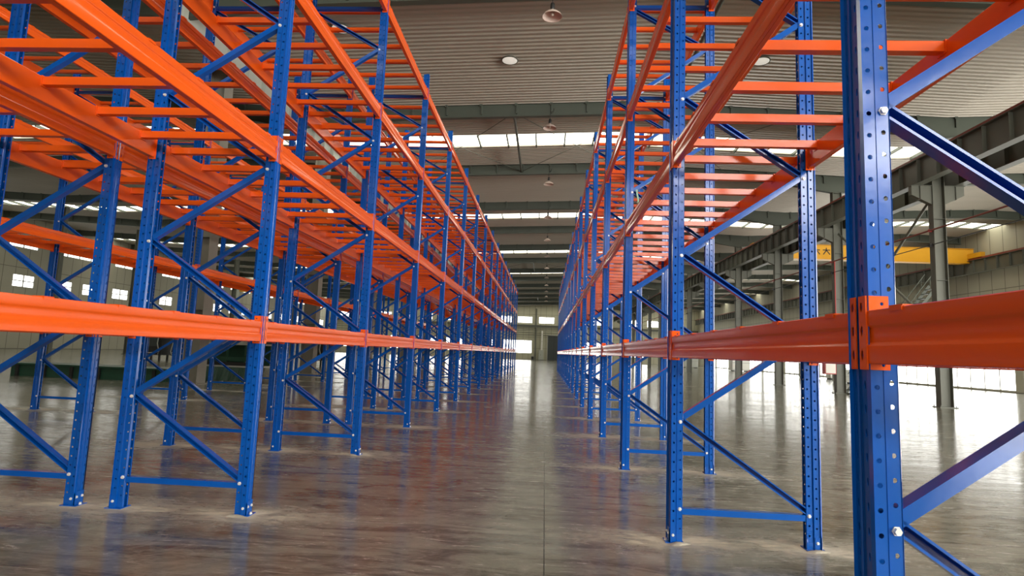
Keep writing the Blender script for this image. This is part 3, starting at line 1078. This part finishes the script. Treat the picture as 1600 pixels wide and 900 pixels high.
o = link('air_duct', g.mesh('air_duct'), None, (-.72, END_Y - .4, 0)); tag(o, 'white vertical duct rising from the electric cabinet to the wall girder', 'duct')
g = MB(); g.tube([(0, 0, 0), (0, 0, 10.9)], .16, 'steel', 12)
o = link('downpipe', g.mesh('downpipe'), None, (-2.1, END_Y - .3, 0)); tag(o, 'dark round pipe climbing the far wall between the bright windows', 'pipe')
g = MB()
for z in (5.2, 5.75, 6.1):
    g.tube([(LEFT_X + 1, END_Y - .25, z), (6.9, END_Y - .25, z)], .05, 'steel', 8)
o = link('wall_pipe', g.mesh('wall_pipe')); tag(o, 'three thin horizontal pipes across the far wall under the girder', 'pipe')
g = MB(); g.box(-.25, .25, -.2, .2, 0, .7, 'black'); g.box(-.3, .3, -.25, .25, .7, .78, 'greylight')
o = link('waste_bin', g.mesh('waste_bin'), None, (-2.6, END_Y - .8, 0)); tag(o, 'small dark bin against the far wall next to the electric cabinet', 'bin')

# ------------------------------------------------------------------ green machine bench and black machines behind the outer rack
gb = bpy.data.objects.new('machine_bench', None); COL.objects.link(gb); gb.location = (-11.85, 21.0, 0); gb.scale = (.54, 1, 1)
tag(gb, 'long dark green machine bench with pale top behind the beige pillar', 'bench')
g = MB(); g.box(-1.9, 3.0, -.7, .7, 1.30, 1.36, 'greylight')
for k in range(5):
    g.box(-1.5 + k * .9, -1.1 + k * .9, -.5, .1, 1.36, 1.52, 'greylight')
link('bench_top', g.mesh('bench_top'), gb)
for xx in (-1.85, -.6, .65, 1.9, 2.9):
    for yy in (-.64, .58):
        g = MB(); g.box(xx, xx + .09, yy, yy + .09, 0, 1.30, 'green'); link('leg', g.mesh('leg'), gb)
g = MB(); g.box(-1.8, 2.95, .2, .24, .55, 1.3, 'green'); g.box(-1.9, 3.0, -.66, -.60, .72, .86, 'green'); link('back_panel', g.mesh('back_panel'), gb)
g = MB(); g.box(-1.9, 3.0, -.68, .66, .50, .56, 'greylight'); g.box(-1.9, 3.0, -.70, -.66, .56, .68, 'black'); link('shelf', g.mesh('shelf'), gb)
g = MB()
n = 40
for k in range(n):
    xa, xb = -2.0 + 5.1 * k / n, -2.0 + 5.1 * (k + 1) / n
    ya, yb = -.78 + .05 * math.sin(k * 1.1), -.78 + .05 * math.sin((k + 1) * 1.1)
    g.add([(xa, ya - .08, .01), (xb, yb - .08, .01), (xb, -.70, .50), (xa, -.70, .50), (xa, ya - .06, .01), (xb, yb - .06, .01), (xb, -.685, .50), (xa, -.685, .50)],
          [(0, 1, 2, 3), (7, 6, 5, 4), (0, 3, 7, 4), (1, 5, 6, 2)], 'green')
link('tarpaulin_skirt', g.mesh('tarpaulin_skirt'), gb)

g = MB(); g.box(-3.2, 2.2, -.5, .5, .0, .55, 'green'); g.box(-3.3, 2.3, -.6, .6, .55, .62, 'green')
for k in range(6):
    g.box(-3.0 + k * .95, -2.9 + k * .95, -.56, -.5, 0, .55, 'black')
o = link('low_platform', g.mesh('low_platform'), None, (-14.6, 19.0, 0)); o.scale = (1, 1, .7); tag(o, 'low dark green platform lying on the floor outside the beige pillar', 'platform')

BLK = None
for i, (x, y) in enumerate(((-25.4, 36.6), (-23.5, 36.8), (-21.6, 37.0), (-19.7, 37.2), (-17.2, 35.6), (-15.6, 38.8))):
    r = bpy.data.objects.new('machine', None); COL.objects.link(r); r.location = (x, y, 0)
    wh = ['at the outer end of the machine row', 'second from the outer end of its row', 'third from the outer end of its row', 'fourth from the outer end of its row', 'standing forward of the row near the pillars', 'standing alone behind the others'][i]
    tag(r, 'black machine with pale hoses and yellow guards ' + wh, 'machine', 'black machines by the outer wall')
    if BLK is None:
        a = MB(); a.box(-.7, .7, -.5, .5, .35, 1.5, 'black'); a.box(-.5, .5, -.55, -.5, .9, 1.4, 'darkdoor'); a.box(-.4, .4, -.4, .4, 1.5, 1.95, 'black')
        b = MB()
        for sx in (-.6, .5):
            for sy in (-.45, .35):
                b.box(sx, sx + .1, sy, sy + .1, 0, .35, 'black')
        c = MB()
        for s in (-1, 1):
            c.tube([(s * .25, -.58, 1.75), (s * .55, -.66, 1.6), (s * .5, -.66, 1.1), (s * .62, -.62, .6), (s * .55, -.6, .4)], .03, 'greylight', 6)
        c.tube([(-.55, -.6, .55), (0, -.68, .48), (.55, -.6, .55)], .025, 'greylight', 6)
        d = MB(); d.box(-.62, -.40, -.62, -.56, 1.55, 1.75, 'yellow'); d.box(.40, .62, -.62, -.56, 1.55, 1.75, 'yellow'); d.box(-.35, .35, -.6, -.55, 1.80, 1.86, 'white')
        BLK = [('housing', a.mesh('housing')), ('foot', b.mesh('foot')), ('hose', c.mesh('hose')), ('guard', d.mesh('guard'))]
    for nm, me in BLK:
        link(nm, me, r)

# pale machines and crates far out in the column hall
for i, (x, y, w, d, h, m, nm, lb, ct) in enumerate((
        (26.5, 60.0, 1.6, 1.2, 1.5, 'greylight', 'control_cabinet', 'grey control cabinet standing out in the bright hall', 'cabinet'),
        (28.6, 59.0, 1.5, 1.0, 1.2, 'white', 'crate', 'white crate beside the grey control cabinet in the hall', 'crate'),
        (23.6, 47.5, 1.3, .9, 1.1, 'greylight', 'tool_trolley', 'low pale tool trolley behind the stair in the hall', 'trolley'),
        (26.0, 47.5, 1.4, .9, 1.0, 'white', 'crate', 'white crate next to the low pale tool trolley', 'crate'),
        (27.5, 84.0, 2.4, 1.6, 2.6, 'white', 'crate', 'tall white crate far down the bright hall', 'crate'),
        (24.0, 98.0, 2.4, 1.6, 2.4, 'greylight', 'control_cabinet', 'tall grey cabinet at the deep end of the bright hall', 'cabinet'))):
    g = MB(); g.box(-w / 2, w / 2, -d / 2, d / 2, .12, h, m)
    for sx in (-1, 1):
        g.box(sx * w * .4 - .06, sx * w * .4 + .06, -d / 2, d / 2, 0, .12, 'black')
    for k in range(3):
        g.box(-w / 2 - .01, w / 2 + .01, -d / 2 - .015, -d / 2, .2 + k * (h - .3) / 2.4, .26 + k * (h - .3) / 2.4, 'frame')
    o = link(nm, g.mesh(nm), None, (x, y, 0)); tag(o, lb, ct)
